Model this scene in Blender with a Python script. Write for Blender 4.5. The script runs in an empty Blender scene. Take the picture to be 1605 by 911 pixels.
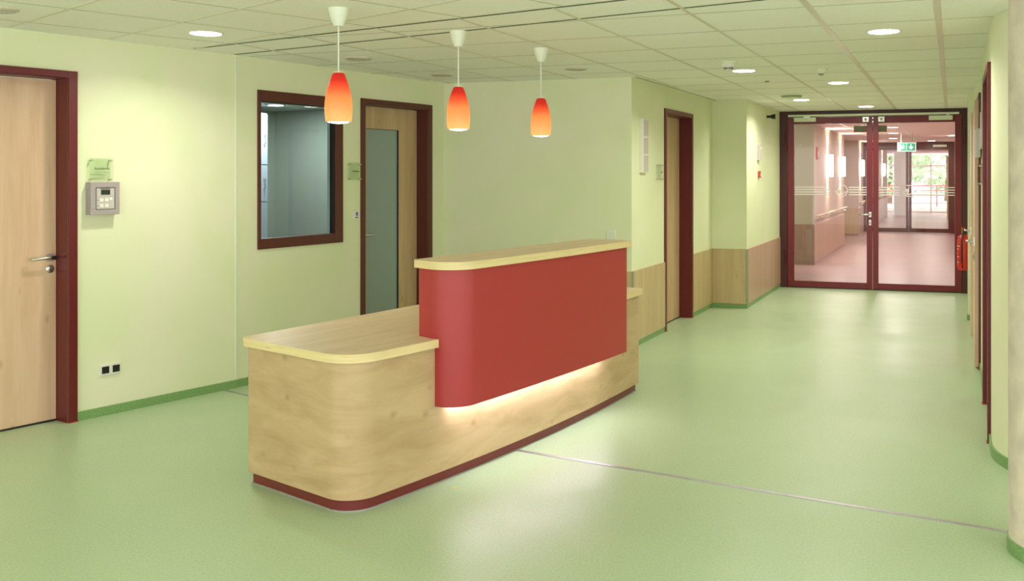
import bpy, bmesh, math, random
from mathutils import Vector, Matrix

random.seed(7)
S = bpy.context.scene
COL = S.collection

# ------------------------------------------------------------------ camera
cam_data = bpy.data.cameras.new('camera')
cam = bpy.data.objects.new('camera', cam_data)
COL.objects.link(cam)
cam.location = (0, 0, 1.58)
cam.rotation_euler = (math.radians(90), 0, 0)
cam_data.sensor_width = 36
cam_data.lens = 1500 / 1605 * 36
cam_data.shift_x = (802.5 - 930) / 1605
cam_data.shift_y = (274 - 455.5) / 1605
cam_data.clip_end = 300
S.camera = cam

# ------------------------------------------------------------------ light and exposure
S.view_settings.view_transform = 'Standard'
S.view_settings.look = 'None'
S.view_settings.gamma = 1
S.view_settings.use_curve_mapping = False
S.view_settings.exposure = 0.60
w = bpy.data.worlds.new('world'); S.world = w; w.use_nodes = True
w.node_tree.nodes['Background'].inputs[0].default_value = (1.0, 0.955, 0.95, 1)
w.node_tree.nodes['Background'].inputs[1].default_value = 2.4
DOWNLIGHT_W = 8.0
CEIL = 2.468

# ------------------------------------------------------------------ materials
def nt(m):
    m.use_nodes = True
    return m.node_tree.nodes, m.node_tree.links, m.node_tree.nodes['Principled BSDF']

def mat(name, col, rough=0.5, metal=0.0, spec=0.5, var=0.0, scale=8.0, bump=0.0, emit=None, estr=0.0):
    m = bpy.data.materials.new(name)
    N, L, b = nt(m)
    b.inputs['Base Color'].default_value = (*col, 1)
    b.inputs['Roughness'].default_value = rough
    b.inputs['Metallic'].default_value = metal
    b.inputs['Specular IOR Level'].default_value = spec
    if var or bump:
        tc = N.new('ShaderNodeTexCoord')
        no = N.new('ShaderNodeTexNoise'); no.inputs['Scale'].default_value = scale; no.inputs['Detail'].default_value = 5
        L.new(tc.outputs['Object'], no.inputs['Vector'])
        if var:
            mx = N.new('ShaderNodeMix'); mx.data_type = 'RGBA'
            mx.inputs[6].default_value = (*[c * (1 - var) for c in col], 1)
            mx.inputs[7].default_value = (*[min(1, c * (1 + var)) for c in col], 1)
            mr = N.new('ShaderNodeMapRange'); mr.inputs[1].default_value = .3; mr.inputs[2].default_value = .7
            L.new(no.outputs['Fac'], mr.inputs[0]); L.new(mr.outputs[0], mx.inputs[0]); L.new(mx.outputs[2], b.inputs['Base Color'])
        if bump:
            bp = N.new('ShaderNodeBump'); bp.inputs['Strength'].default_value = bump; bp.inputs['Distance'].default_value = .01
            L.new(no.outputs['Fac'], bp.inputs['Height']); L.new(bp.outputs[0], b.inputs['Normal'])
    if emit:
        b.inputs['Emission Color'].default_value = (*emit, 1)
        b.inputs['Emission Strength'].default_value = estr
    return m

def wood(name, light, dark, stretch=(14, 14, 1.3), rotz=0.0, rough=0.42):
    m = bpy.data.materials.new(name)
    N, L, b = nt(m)
    tc = N.new('ShaderNodeTexCoord'); r = N.new('ShaderNodeMapping'); r.inputs['Rotation'].default_value = (0, 0, rotz)
    mp = N.new('ShaderNodeMapping'); mp.inputs['Scale'].default_value = stretch
    L.new(tc.outputs['Object'], r.inputs[0]); L.new(r.outputs[0], mp.inputs[0])
    n1 = N.new('ShaderNodeTexNoise'); n1.inputs['Scale'].default_value = 1.0; n1.inputs['Detail'].default_value = 7; n1.inputs['Roughness'].default_value = .62
    n1.inputs['Distortion'].default_value = .6
    L.new(mp.outputs[0], n1.inputs['Vector'])
    rp = N.new('ShaderNodeValToRGB')
    rp.color_ramp.elements[0].position = .3; rp.color_ramp.elements[0].color = (*dark, 1)
    rp.color_ramp.elements[1].position = .62; rp.color_ramp.elements[1].color = (*light, 1)
    L.new(n1.outputs['Fac'], rp.inputs[0])
    # knots and flecks
    mp2 = N.new('ShaderNodeMapping'); mp2.inputs['Scale'].default_value = tuple(3.2 + s * .28 for s in stretch)
    L.new(r.outputs[0], mp2.inputs[0])
    v = N.new('ShaderNodeTexVoronoi'); v.inputs['Scale'].default_value = 1.15
    L.new(mp2.outputs[0], v.inputs['Vector'])
    k = N.new('ShaderNodeMapRange'); k.inputs[1].default_value = .035; k.inputs[2].default_value = .15
    k.inputs[3].default_value = .42; k.inputs[4].default_value = 0
    L.new(v.outputs['Distance'], k.inputs[0])
    mx = N.new('ShaderNodeMix'); mx.data_type = 'RGBA'
    L.new(k.outputs[0], mx.inputs[0]); L.new(rp.outputs[0], mx.inputs[6])
    mx.inputs[7].default_value = (dark[0] * .6, dark[1] * .52, dark[2] * .42, 1)
    L.new(mx.outputs[2], b.inputs['Base Color'])
    b.inputs['Roughness'].default_value = rough
    b.inputs['Specular IOR Level'].default_value = .4
    return m

def wallmat(name, col, var=.06):
    m = bpy.data.materials.new(name)
    N, L, b = nt(m)
    tc = N.new('ShaderNodeTexCoord')
    a = N.new('ShaderNodeTexNoise'); a.inputs['Scale'].default_value = 1.3; a.inputs['Detail'].default_value = 6; a.inputs['Distortion'].default_value = .8
    L.new(tc.outputs['Object'], a.inputs['Vector'])
    mr = N.new('ShaderNodeMapRange'); mr.inputs[1].default_value = .35; mr.inputs[2].default_value = .65
    L.new(a.outputs['Fac'], mr.inputs[0])
    mx = N.new('ShaderNodeMix'); mx.data_type = 'RGBA'
    mx.inputs[6].default_value = (col[0] * (1 - var), col[1] * (1 - var * .4), col[2] * (1 - var * 1.6), 1)
    mx.inputs[7].default_value = (min(1, col[0] * (1 + var * .5)), col[1], min(1, col[2] * (1 + var)), 1)
    L.new(mr.outputs[0], mx.inputs[0]); L.new(mx.outputs[2], b.inputs['Base Color'])
    f = N.new('ShaderNodeTexNoise'); f.inputs['Scale'].default_value = 90
    L.new(tc.outputs['Object'], f.inputs['Vector'])
    bp = N.new('ShaderNodeBump'); bp.inputs['Strength'].default_value = .12; bp.inputs['Distance'].default_value = .004
    L.new(f.outputs['Fac'], bp.inputs['Height']); L.new(bp.outputs[0], b.inputs['Normal'])
    b.inputs['Roughness'].default_value = .75
    b.inputs['Specular IOR Level'].default_value = .25
    return m

def floormat(name, c1, c2, rough=.4):
    m = bpy.data.materials.new(name)
    N, L, b = nt(m)
    tc = N.new('ShaderNodeTexCoord')
    a = N.new('ShaderNodeTexNoise'); a.inputs['Scale'].default_value = 85; a.inputs['Detail'].default_value = 3
    c = N.new('ShaderNodeTexNoise'); c.inputs['Scale'].default_value = 2.0; c.inputs['Detail'].default_value = 4
    L.new(tc.outputs['Object'], a.inputs['Vector']); L.new(tc.outputs['Object'], c.inputs['Vector'])
    mr = N.new('ShaderNodeMapRange'); mr.inputs[1].default_value = .35; mr.inputs[2].default_value = .62
    L.new(a.outputs['Fac'], mr.inputs[0])
    mx = N.new('ShaderNodeMix'); mx.data_type = 'RGBA'
    mx.inputs[6].default_value = (*c2, 1); mx.inputs[7].default_value = (*c1, 1)
    L.new(mr.outputs[0], mx.inputs[0]); L.new(mx.outputs[2], b.inputs['Base Color'])
    m2 = N.new('ShaderNodeMapRange'); m2.inputs[1].default_value = .3; m2.inputs[2].default_value = .7
    m2.inputs[3].default_value = rough - .05; m2.inputs[4].default_value = rough + .06
    L.new(c.outputs['Fac'], m2.inputs[0]); L.new(m2.outputs[0], b.inputs['Roughness'])
    b.inputs['Specular IOR Level'].default_value = .45
    return m

def glassmat(name, tint, rough=0.0, refl=.9, alpha=None):
    """thin pane: transparent with fresnel reflection"""
    m = bpy.data.materials.new(name); m.use_nodes = True
    N = m.node_tree.nodes; L = m.node_tree.links
    N.remove(N['Principled BSDF']); out = N['Material Output']
    tr = N.new('ShaderNodeBsdfTransparent'); tr.inputs[0].default_value = (*tint, 1)
    gl = N.new('ShaderNodeBsdfGlossy'); gl.inputs['Roughness'].default_value = rough; gl.inputs[0].default_value = (refl, refl, refl, 1)
    fr = N.new('ShaderNodeFresnel'); fr.inputs[0].default_value = 1.45
    ms = N.new('ShaderNodeMixShader')
    ge = N.new('ShaderNodeNewGeometry'); sb = N.new('ShaderNodeMath'); sb.operation = 'SUBTRACT'; sb.inputs[0].default_value = 1
    ml = N.new('ShaderNodeMath'); ml.operation = 'MULTIPLY'
    L.new(ge.outputs['Backfacing'], sb.inputs[1]); L.new(sb.outputs[0], ml.inputs[0]); L.new(fr.outputs[0], ml.inputs[1])
    L.new(ml.outputs[0], ms.inputs[0]); L.new(tr.outputs[0], ms.inputs[1]); L.new(gl.outputs[0], ms.inputs[2])
    L.new(ms.outputs[0], out.inputs[0])
    return m

def emitmat(name, col, s):
    m = bpy.data.materials.new(name)
    N, L, b = nt(m)
    b.inputs['Base Color'].default_value = (.8, .8, .8, 1)
    b.inputs['Emission Color'].default_value = (*col, 1); b.inputs['Emission Strength'].default_value = s
    return m

M = {}
M['wall'] = wallmat('green_plaster', (.79, .835, .575))
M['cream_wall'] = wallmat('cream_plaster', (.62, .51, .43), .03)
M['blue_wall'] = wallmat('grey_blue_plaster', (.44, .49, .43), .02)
M['floor'] = floormat('green_linoleum', (.435, .56, .36), (.375, .49, .28), .36)
M['base'] = floormat('green_linoleum_skirting', (.24, .41, .16), (.175, .33, .11), .42)
M['pink_floor'] = mat('pink_linoleum', (.42, .27, .25), .34, var=.05, scale=1.5)
M['ceil'] = mat('ceiling_tile', (.92, .92, .86), .9, var=.03, scale=60, bump=.2)
M['bar'] = mat('ceiling_bar', (.68, .64, .52), .35, spec=.6, var=.03, scale=30)
M['joint'] = mat('ceiling_joint', (.36, .37, .24), .8, var=.05)
M['slot'] = mat('slot_shadow', (.05, .07, .04), .8, var=.05)
M['slot_edge'] = mat('slot_edge_metal', (.72, .74, .62), .4, var=.03)
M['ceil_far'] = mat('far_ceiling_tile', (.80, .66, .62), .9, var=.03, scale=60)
M['frame'] = mat('dark_red_lacquer', (.13, .010, .011), .38, var=.06, scale=40)
M['frame_d'] = mat('brown_red_lacquer', (.10, .020, .014), .42, var=.06, scale=40)
M['door_red'] = mat('crimson_lacquer', (.165, .006, .009), .32, var=.05, scale=30)
M['outer'] = mat('blackish_red_lacquer', (.06, .007, .007), .4, var=.06, scale=40)
M['panel'] = mat('red_laminate', (.40, .034, .036), .42, var=.04, scale=300)
M['plinth'] = mat('wine_red_plinth', (.155, .018, .016), .36, var=.05, scale=40)
M['seal'] = mat('orange_red_sealant', (.36, .04, .02), .5, var=.1)
M['wood_door'] = wood('maple_door', (.64, .46, .27), (.50, .345, .185), (13, 13, 1.1))
M['wood_door_pale'] = wood('pale_maple_door', (.74, .53, .36), (.62, .42, .26), (13, 13, 1.1))
M['wood_w'] = wood('maple_wainscot', (.60, .47, .26), (.50, .375, .19), (11, 11, 1.0))
M['wood_pink'] = wood('rosy_wainscot', (.57, .38, .28), (.48, .31, .215), (9, 9, 1.0))
M['wood_desk'] = wood('maple_desk', (.57, .42, .235), (.43, .30, .145), (2.2, 2.2, 9))
M['wood_top'] = wood('maple_worktop', (.74, .57, .375), (.63, .46, .28), (16, 1.8, 10), math.radians(31))
M['wood_edge'] = wood('maple_edge', (.78, .66, .35), (.70, .57, .28), (3, 3, 60))
M['steel'] = mat('brushed_steel', (.62, .60, .56), .3, 1.0, var=.06, scale=60)
M['shaded_wall'] = wallmat('shaded_green_plaster', (.36, .34, .22), .04)  # green wall made darker: the shade beyond the door is in its colour
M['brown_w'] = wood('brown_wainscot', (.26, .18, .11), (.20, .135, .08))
M['silver'] = mat('silver_strip', (.48, .46, .50), .35, .7, var=.08, scale=30)
M['black'] = mat('black_plastic', (.012, .015, .012), .35, var=.1)
M['white'] = mat('white_plastic', (.80, .80, .72), .4, var=.03)
M['grey_box'] = mat('mauve_grey_lacquer', (.40, .35, .35), .45, var=.04, scale=60)
M['grey_side'] = mat('taupe_grey_plastic', (.58, .53, .51), .5, var=.03)
M['display'] = mat('dark_display', (.02, .04, .025), .2, var=.1)
M['concrete'] = mat('exposed_concrete', (.72, .64, .54), .85, var=.13, scale=9, bump=.4)
M['pane'] = glassmat('clear_pane', (.97, .965, .965), refl=.7)
M['pane_tint'] = glassmat('greenish_pane', (.90, .95, .93))
M['acrylic'] = glassmat('acrylic_sign', (.95, .975, .94), refl=.8)
M['pale_blue'] = mat('pale_blue_melamine', (.60, .68, .82), .5, var=.02)
M['frost'] = mat('frosted_glass', (.30, .38, .36), .28, var=.03, scale=3)
M['stripe'] = mat('etched_stripe', (.78, .72, .70), .6, var=.02)
M['ink'] = mat('dark_green_ink', (.06, .09, .05), .6, var=.1)
M['ink_pale'] = mat('pale_grey_ink', (.42, .48, .33), .6, var=.1)
M['blue'] = mat('blue_grey_key', (.14, .18, .36), .5, var=.1)
M['red'] = mat('extinguisher_red', (.62, .02, .015), .3, var=.06)
M['signal_red'] = mat('signal_red', (.55, .08, .07), .5, var=.05)
M['yellow'] = mat('yellow_plastic', (.80, .62, .03), .5, var=.08)
M['offwhite'] = mat('pale_plastic', (.72, .80, .60), .45, var=.04)
M['canopy'] = mat('white_canopy_plastic', (.80, .84, .70), .5, var=.02)
M['green_sign'] = mat('exit_green', (.02, .26, .13), .4, var=.05, emit=(.02, .30, .15), estr=.5)
M['white_sign'] = mat('exit_white', (.8, .85, .8), .4, var=.02, emit=(.8, .9, .8), estr=.6)
M['dull_sign'] = mat('grey_green_plastic', (.30, .33, .22), .5, var=.05)
M['lamp_face'] = emitmat('lamp_face', (1, .97, .90), 14)
M['lamp_far'] = emitmat('lamp_face_far', (1, .96, .92), 10)
M['bulb'] = emitmat('bulb_glow', (1, .85, .6), 2)
M['diffuser'] = emitmat('pendant_diffuser', (1, .93, .85), 5)
M['led'] = emitmat('led_strip', (.88, .86, 1), 34)
M['sconce'] = emitmat('sconce_glass', (1, .95, .88), 14)
M['cup'] = mat('soot_mark', (.75, .60, .08), .7, var=.2)
M['leaf'] = mat('tree_leaves', (.50, .66, .40), .7, var=.35, scale=6)
M['bark'] = mat('tree_bark', (.20, .15, .10), .9, var=.2)
M['paving'] = mat('pale_terrace_paving', (.85, .85, .82), .8, var=.04)

# pendant shade: red glass lit by the bulb within
def shade_mat():
    m = bpy.data.materials.new('red_glass_shade'); m.use_nodes = True
    N = m.node_tree.nodes; L = m.node_tree.links
    N.remove(N['Principled BSDF']); out = N['Material Output']
    t = N.new('ShaderNodeBsdfTranslucent'); d = N.new('ShaderNodeBsdfPrincipled')
    no = N.new('ShaderNodeTexNoise'); no.inputs['Scale'].default_value = 30
    tc = N.new('ShaderNodeTexCoord'); L.new(tc.outputs['Object'], no.inputs['Vector'])
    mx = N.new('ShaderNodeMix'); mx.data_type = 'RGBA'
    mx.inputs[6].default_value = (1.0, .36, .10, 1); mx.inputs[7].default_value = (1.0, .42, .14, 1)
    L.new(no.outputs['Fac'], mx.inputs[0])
    # fall-off of the bulb's glow put into the glass colour: redder towards the neck
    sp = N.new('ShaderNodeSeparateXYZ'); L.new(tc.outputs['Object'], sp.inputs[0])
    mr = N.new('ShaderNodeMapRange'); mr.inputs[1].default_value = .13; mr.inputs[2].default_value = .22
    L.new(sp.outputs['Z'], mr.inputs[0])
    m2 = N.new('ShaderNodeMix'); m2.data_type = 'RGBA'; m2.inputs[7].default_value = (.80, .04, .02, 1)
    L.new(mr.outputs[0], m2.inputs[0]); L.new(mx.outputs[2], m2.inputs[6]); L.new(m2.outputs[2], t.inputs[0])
    d.inputs['Base Color'].default_value = (.62, .05, .04, 1); d.inputs['Roughness'].default_value = .25
    ms = N.new('ShaderNodeMixShader'); ms.inputs[0].default_value = .5
    L.new(t.outputs[0], ms.inputs[1]); L.new(d.outputs[0], ms.inputs[2]); L.new(ms.outputs[0], out.inputs[0])
    return m
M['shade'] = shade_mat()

# ------------------------------------------------------------------ helpers
def link(name, bm, m, parent=None, loc=(0, 0, 0), rotz=0.0, smooth=None, bevel=0):
    if isinstance(m, str): m = M[m]
    bmesh.ops.recalc_face_normals(bm, faces=bm.faces[:])
    me = bpy.data.meshes.new(name); bm.to_mesh(me); bm.free()
    ms = m if isinstance(m, (list, tuple)) else [m]
    for x in ms: me.materials.append(M[x] if isinstance(x, str) else x)
    o = bpy.data.objects.new(name, me); COL.objects.link(o)
    o.location = loc; o.rotation_euler = (0, 0, rotz)
    if parent: o.parent = parent
    if smooth is not None:
        for p in me.polygons: p.use_smooth = True
        me.set_sharp_from_angle(angle=math.radians(smooth))
    if bevel:
        b = o.modifiers.new('bevel', 'BEVEL'); b.width = bevel; b.segments = 2; b.limit_method = 'ANGLE'
    return o

def tag(o, label=None, cat=None, group=None, kind=None):
    if label: o['label'] = label
    if cat: o['category'] = cat
    if group: o['group'] = group
    if kind: o['kind'] = kind
    return o

def empty(name, loc=(0, 0, 0), rotz=0.0):
    o = bpy.data.objects.new(name, None); o.empty_display_size = .1
    COL.objects.link(o); o.location = loc; o.rotation_euler = (0, 0, rotz)
    return o

def box(bm, x0, x1, y0, y1, z0, z1):
    vs = [bm.verts.new((x, y, z)) for x in (x0, x1) for y in (y0, y1) for z in (z0, z1)]
    for f in ((0, 1, 3, 2), (4, 6, 7, 5), (0, 4, 5, 1), (2, 3, 7, 6), (0, 2, 6, 4), (1, 5, 7, 3)):
        bm.faces.new([vs[i] for i in f])
    return bm

def B(*a):
    bm = bmesh.new(); box(bm, *a); return bm

def boxes(*lst):
    bm = bmesh.new()
    for a in lst: box(bm, *a)
    return bm

def prism(bm, poly, z0, z1):
    lo = [bm.verts.new((p[0], p[1], z0)) for p in poly]
    hi = [bm.verts.new((p[0], p[1], z1)) for p in poly]
    n = len(poly)
    bm.faces.new(lo[::-1]); bm.faces.new(hi)
    for i in range(n): bm.faces.new((lo[i], lo[(i + 1) % n], hi[(i + 1) % n], hi[i]))
    return bm

def PR(poly, z0, z1):
    bm = bmesh.new(); prism(bm, poly, z0, z1); return bm

def lathe(bm, prof, seg=32, c=(0, 0, 0), axis='z', close=False):
    """prof: list of (radius, height)"""
    rings = []
    for r, h in prof:
        ring = []
        for i in range(seg):
            a = 2 * math.pi * i / seg
            p = (r * math.cos(a), r * math.sin(a), h)
            if axis == 'y': p = (p[0], h, p[1])
            if axis == 'x': p = (h, p[0], p[1])
            ring.append(bm.verts.new((p[0] + c[0], p[1] + c[1], p[2] + c[2])))
        rings.append(ring)
    for a, b in zip(rings[:-1], rings[1:]):
        for i in range(seg): bm.faces.new((a[i], a[(i + 1) % seg], b[(i + 1) % seg], b[i]))
    if close:
        bm.faces.new(rings[0][::-1]); bm.faces.new(rings[-1])
    return bm

def LA(prof, seg=32, c=(0, 0, 0), axis='z', close=True):
    bm = bmesh.new(); lathe(bm, prof, seg, c, axis, close); return bm

def tube(bm, pts, r, seg=10):
    pts = [Vector(p) for p in pts]; rings = []
    for i, p in enumerate(pts):
        d = (pts[min(i + 1, len(pts) - 1)] - pts[max(i - 1, 0)]).normalized()
        u = d.cross(Vector((0, 0, 1)))
        if u.length < .1: u = d.cross(Vector((1, 0, 0)))
        u.normalize(); v = d.cross(u)
        rr = r[i] if isinstance(r, (list, tuple)) else r
        rings.append([bm.verts.new(p + rr * (math.cos(2 * math.pi * k / seg) * u + math.sin(2 * math.pi * k / seg) * v)) for k in range(seg)])
    for a, b in zip(rings[:-1], rings[1:]):
        for i in range(seg): bm.faces.new((a[i], a[(i + 1) % seg], b[(i + 1) % seg], b[i]))
    bm.faces.new(rings[0][::-1]); bm.faces.new(rings[-1])
    return bm

def TU(pts, r, seg=10):
    bm = bmesh.new(); tube(bm, pts, r, seg); return bm

def text_obj(name, body, size, m, parent, loc, rot, depth=.0006, sx=1.0):
    cu = bpy.data.curves.new(name, 'FONT'); cu.body = body; cu.size = size; cu.extrude = depth
    cu.align_x = 'CENTER'; cu.align_y = 'CENTER'
    tmp = bpy.data.objects.new(name + '_t', cu); COL.objects.link(tmp)
    dg = bpy.context.evaluated_depsgraph_get(); dg.update()
    me = bpy.data.meshes.new_from_object(tmp.evaluated_get(dg))
    bpy.data.objects.remove(tmp)
    me.materials.clear(); me.materials.append(M[m])
    o = bpy.data.objects.new(name, me); COL.objects.link(o)
    o.parent = parent; o.location = loc; o.rotation_euler = rot; o.scale = (sx, 1, 1)
    return o

FRONT = (math.radians(90), 0, 0)      # text reading towards local -y

class Line:
    """A wall face from A to B; local x runs along it, local -y points into the room."""
    def __init__(s, A, B_):
        s.A = Vector(A); s.B = Vector(B_); d = s.B - s.A; s.L = d.length; s.u = d.normalized()
        s.n = Vector((s.u.y, -s.u.x)); s.rot = math.atan2(s.u.y, s.u.x)
    def pt(s, t, off=0.0, z=0.0):
        p = s.A + s.u * t + s.n * off
        return (p.x, p.y, z)
    def root(s, name, t, off=0.0, z=0.0):
        return empty(name, s.pt(t, off, z), s.rot)

def wall(name, ln, opens=(), mt='wall', thick=.15, top=CEIL, s0=0.0, s1=None):
    """wall with rectangular openings (a, b, z0, z1)"""
    if s1 is None: s1 = ln.L
    bm = bmesh.new(); cur = s0
    for a, b, z0, z1 in sorted(opens):
        if a > cur: box(bm, cur, a, 0, thick, 0, top)
        if z0 > 0: box(bm, a, b, 0, thick, 0, z0)
        if z1 < top: box(bm, a, b, 0, thick, z1, top)
        cur = b
    if cur < s1: box(bm, cur, s1, 0, thick, 0, top)
    o = link(name, bm, mt, None, ln.pt(0), ln.rot)
    return tag(o, kind='structure')

def strip(name, ln, a, b, z0, z1, t, mt, kind='structure'):
    o = link(name, B(a, b, -t, 0, z0, z1), mt, None, ln.pt(0), ln.rot, bevel=0)
    return tag(o, kind=kind)

W1 = Line((-6.676, 1.193), (-2.65, 7.11))      # left wall, seam at its far end
W1s = (Vector((-3.30, 6.155)) - W1.A).length     # position of the earlier reference point
W2 = Line((-2.65, 7.11), (-1.459, 9.315))
WB = Line((-1.459, 9.315), (.348, 8.70))
W3 = Line((.348, 8.70), (1.42, 11.435))
W4 = Line((1.42, 11.435), (1.81, 11.305))
W5 = Line((1.81, 11.305), (2.63, 13.49))
GD = Line((2.63, 13.49), (4.98, 12.75))
RS = Line((5.075, 12.715), (4.205, 10.46))
RC = Line((4.07, 10.40), (4.13, 10.378))
WR = Line((4.13, 10.378), (2.26, 5.42))

# ------------------------------------------------------------------ shell: floor and ceiling
lobby = [(-9, -3.5), (7, -3.5), (7, 12.11), (4.98, 12.75), (2.63, 13.49), (1.6, 13.81), (-9, 17.15)]
tag(link('floor', PR(lobby, -.1, 0), 'floor'), kind='structure')
far = [(1.6, 13.81), (2.63, 13.49), (4.98, 12.75), (7, 12.11), (20, 36), (20, 46), (6, 46)]
tag(link('floor_corridor', PR(far, -.1, 0), 'pink_floor'), kind='structure')
tag(link('ceiling', PR(lobby, CEIL, CEIL + .1), 'ceil'), kind='structure')
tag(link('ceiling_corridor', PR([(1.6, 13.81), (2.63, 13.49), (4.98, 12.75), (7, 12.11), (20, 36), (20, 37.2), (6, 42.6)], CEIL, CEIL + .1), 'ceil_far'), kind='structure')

# ceiling grids -----------------------------------------------------------
def clip_line(p, d, poly):
    """parameter range of p + t d inside a convex polygon"""
    lo, hi = -99, 99
    n = len(poly)
    for i in range(n):
        a = Vector(poly[i]); e = Vector(poly[(i + 1) % n]) - a
        nn = Vector((-e.y, e.x))                       # inward for CCW
        num = (a - p).dot(nn); den = d.dot(nn)
        if abs(den) < 1e-9:
            if num > 0: return None
            continue
        t = num / den
        if den > 0: lo = max(lo, t)
        else: hi = min(hi, t)
    return (lo, hi) if hi > lo else None

def bar(bm, p, q, wd, drop):
    p = Vector(p); q = Vector(q); d = (q - p).normalized(); n = Vector((-d.y, d.x)) * wd / 2
    prism(bm, [p - n, q - n, q + n, p + n], CEIL - drop, CEIL)

sa, sb = Vector((-2.803, 6.727)), Vector((.098, 4.893))     # first slot line
ta, tb = Vector((-2.64, 7.06)), Vector((.95, 4.80))         # second slot line
sd = (sb - sa).normalized(); td = (tb - ta).normalized()
# lobby field on the camera side of the first slot
fieldL = [(-9, -3.5), tuple(sa + sd * 15), tuple(sa - sd * .02), (-6.70, 1.1)]
fieldL = [(-6.9, .9), (-2, -3.5), (7, -3.5), tuple(sa + sd * 11.5), tuple(sa)]
o1, u1, v1 = Vector((-4.215, 5.559)), Vector((.4099, .4441)), Vector((.500, -.4417))
bmb = bmesh.new(); bmj = bmesh.new()
for j in range(-20, 25):
    r = clip_line(o1 + v1 * j, u1, fieldL)             # lines along u (thin joints)
    if r: bar(bmj, o1 + v1 * j + u1 * r[0], o1 + v1 * j + u1 * r[1], .007, .001)
for i in range(-20, 25):
    r = clip_line(o1 + u1 * i, v1, fieldL)             # main bars along v
    if r: bar(bmb, o1 + u1 * i + v1 * r[0], o1 + u1 * i + v1 * r[1], .016, .003)
tag(link('trim_1', bmb, 'bar'), kind='structure'); tag(link('trim_2', bmj, 'joint'), kind='structure')
# corridor grid: carried on from the strip between the slots up to the glass door
o2, u2, v2 = Vector((1.973, 5.467)), Vector((.2378, .6346)), Vector((-.5970, .2244))
fieldR = [tuple(sa + Vector((.02, .0))), tuple(sa + sd * 11), (7, 4), (7, 12.1), (4.98, 12.75), (2.63, 13.49), (1.81, 11.305), (.348, 8.9), (-1.459, 9.315), (-2.65, 7.11)]
fieldR = [[tuple(sa), tuple(sb), tuple(tb), tuple(ta)],
          [tuple(ta), tuple(tb), (7, 1.0), (7, 8.6), (.348, 8.70), (-1.459, 9.315)],
          [(.348, 8.70), (7, 6.43), (7, 12.1), (4.98, 12.75), (2.63, 13.49)]]
fieldR[0] = [tuple(sa), tuple(sa + sd * 11), tuple(ta + td * 11), tuple(ta)]
fieldR[1] = [tuple(ta), tuple(ta + td * 11), (7, 6.43), (.348, 8.70), (-1.459, 9.315)]
bmb = bmesh.new(); bmj = bmesh.new()
for f in fieldR:
    for j in range(-14, 14):
        r = clip_line(o2 + v2 * j, u2, f)
        if r: bar(bmb, o2 + v2 * j + u2 * r[0], o2 + v2 * j + u2 * r[1], .036 if j in (0, 1) else .022, .003)
    for i in range(-14, 16):
        r = clip_line(o2 + u2 * i, v2, f)
        if r: bar(bmj, o2 + u2 * i + v2 * r[0], o2 + u2 * i + v2 * r[1], .008, .001)
tag(link('trim_3', bmb, 'bar'), kind='structure'); tag(link('trim_4', bmj, 'joint'), kind='structure')
for k, (p, d) in enumerate(((sa, sd), (ta, td))):
    bm = bmesh.new(); bar(bm, p, p + d * 10.8, .020, .0016)
    tag(link('trim_%d' % (5 + 2 * k), bm, 'slot'), kind='structure')
    n = Vector((d.y, -d.x)) * .022
    bm = bmesh.new(); bar(bm, p + n, p + n + d * 10.8, .022, .0006)
    tag(link('trim_%d' % (6 + 2 * k), bm, 'slot_edge'), kind='structure')
# shadow-gap edge trim along the corridor wall ceiling
o = link('trim_9', B(0, W3.L, -.05, -.032, CEIL - .003, CEIL), 'joint', None, W3.pt(0), W3.rot); tag(o, kind='structure')

# ------------------------------------------------------------------ walls
d1a, d1b = W1s - 1.08, W1s - .082
wall('wall_left', W1, [(d1a, d1b, 0, 2.20)])
wall('wall_alcove_left', W2, [(.20, 1.105, 1.03, 2.215), (1.388, 2.265, 0, 2.20)])
wall('wall_alcove_back', WB)
wall('wall_corridor_left', W3, [(1.05, 1.99, 0, 2.205)])
wall('wall_corridor_return', W4)
wall('wall_corridor_end', W5)
wall('wall_corridor_right', RS)
pier = [(4.07, 10.40), (4.13, 10.378), (4.23, 10.50), (4.124, 10.54)]
tag(link('wall_right_pier', PR(pier, 0, CEIL), 'wall'), kind='structure')
tag(link('wall_far_filler', PR([(4.975, 12.752), (5.09, 12.710), (5.13, 12.80), (5.01, 12.84)], 0, CEIL), 'wall'), kind='structure')
L_R = WR.L
def rs_(s): return 5.2925 - s            # from near-end distance to distance from the far end
DA, DBB, DC = (rs_(5.09), rs_(4.19)), (rs_(3.48), rs_(2.52)), (rs_(1.23), rs_(.26))
wall('wall_right', WR, [(DC[0], DC[1], 0, 2.205), (DA[0], DA[1], 0, 2.205), (DBB[0], DBB[1], 0, 2.205)])
# rounded corner where the right wall turns away behind the column
r0 = .6; n0 = Vector((.936, -.351)); c0 = Vector((2.26, 5.42)) + n0 * r0
arc = []
a0 = math.atan2(-n0.y, -n0.x)
for i in range(15):
    a = a0 + math.radians(69.4) * i / 14
    arc.append((c0.x + r0 * math.cos(a), c0.y + r0 * math.sin(a)))
arc.append((7.0, arc[-1][1]))
def offs(poly, d):
    out = []
    for i, p in enumerate(poly):
        a = Vector(poly[max(i - 1, 0)]); b = Vector(poly[min(i + 1, len(poly) - 1)]); t = (b - a).normalized()
        out.append((p[0] + t.y * d, p[1] - t.x * d))
    return out
tag(link('wall_right_corner', PR(arc + offs(arc, -.15)[::-1], 0, CEIL), 'wall', smooth=40), kind='structure')
tag(link('baseboard_right_corner', PR(arc + offs(arc, .012)[::-1], 0, .06), 'base', smooth=40), kind='structure')

# seam in the left wall
tag(link('trim_10', B(W1.L - .012, W1.L + .002, -.006, 0, .06, CEIL - .012), 'offwhite', None, W1.pt(0), W1.rot), kind='structure')

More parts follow.
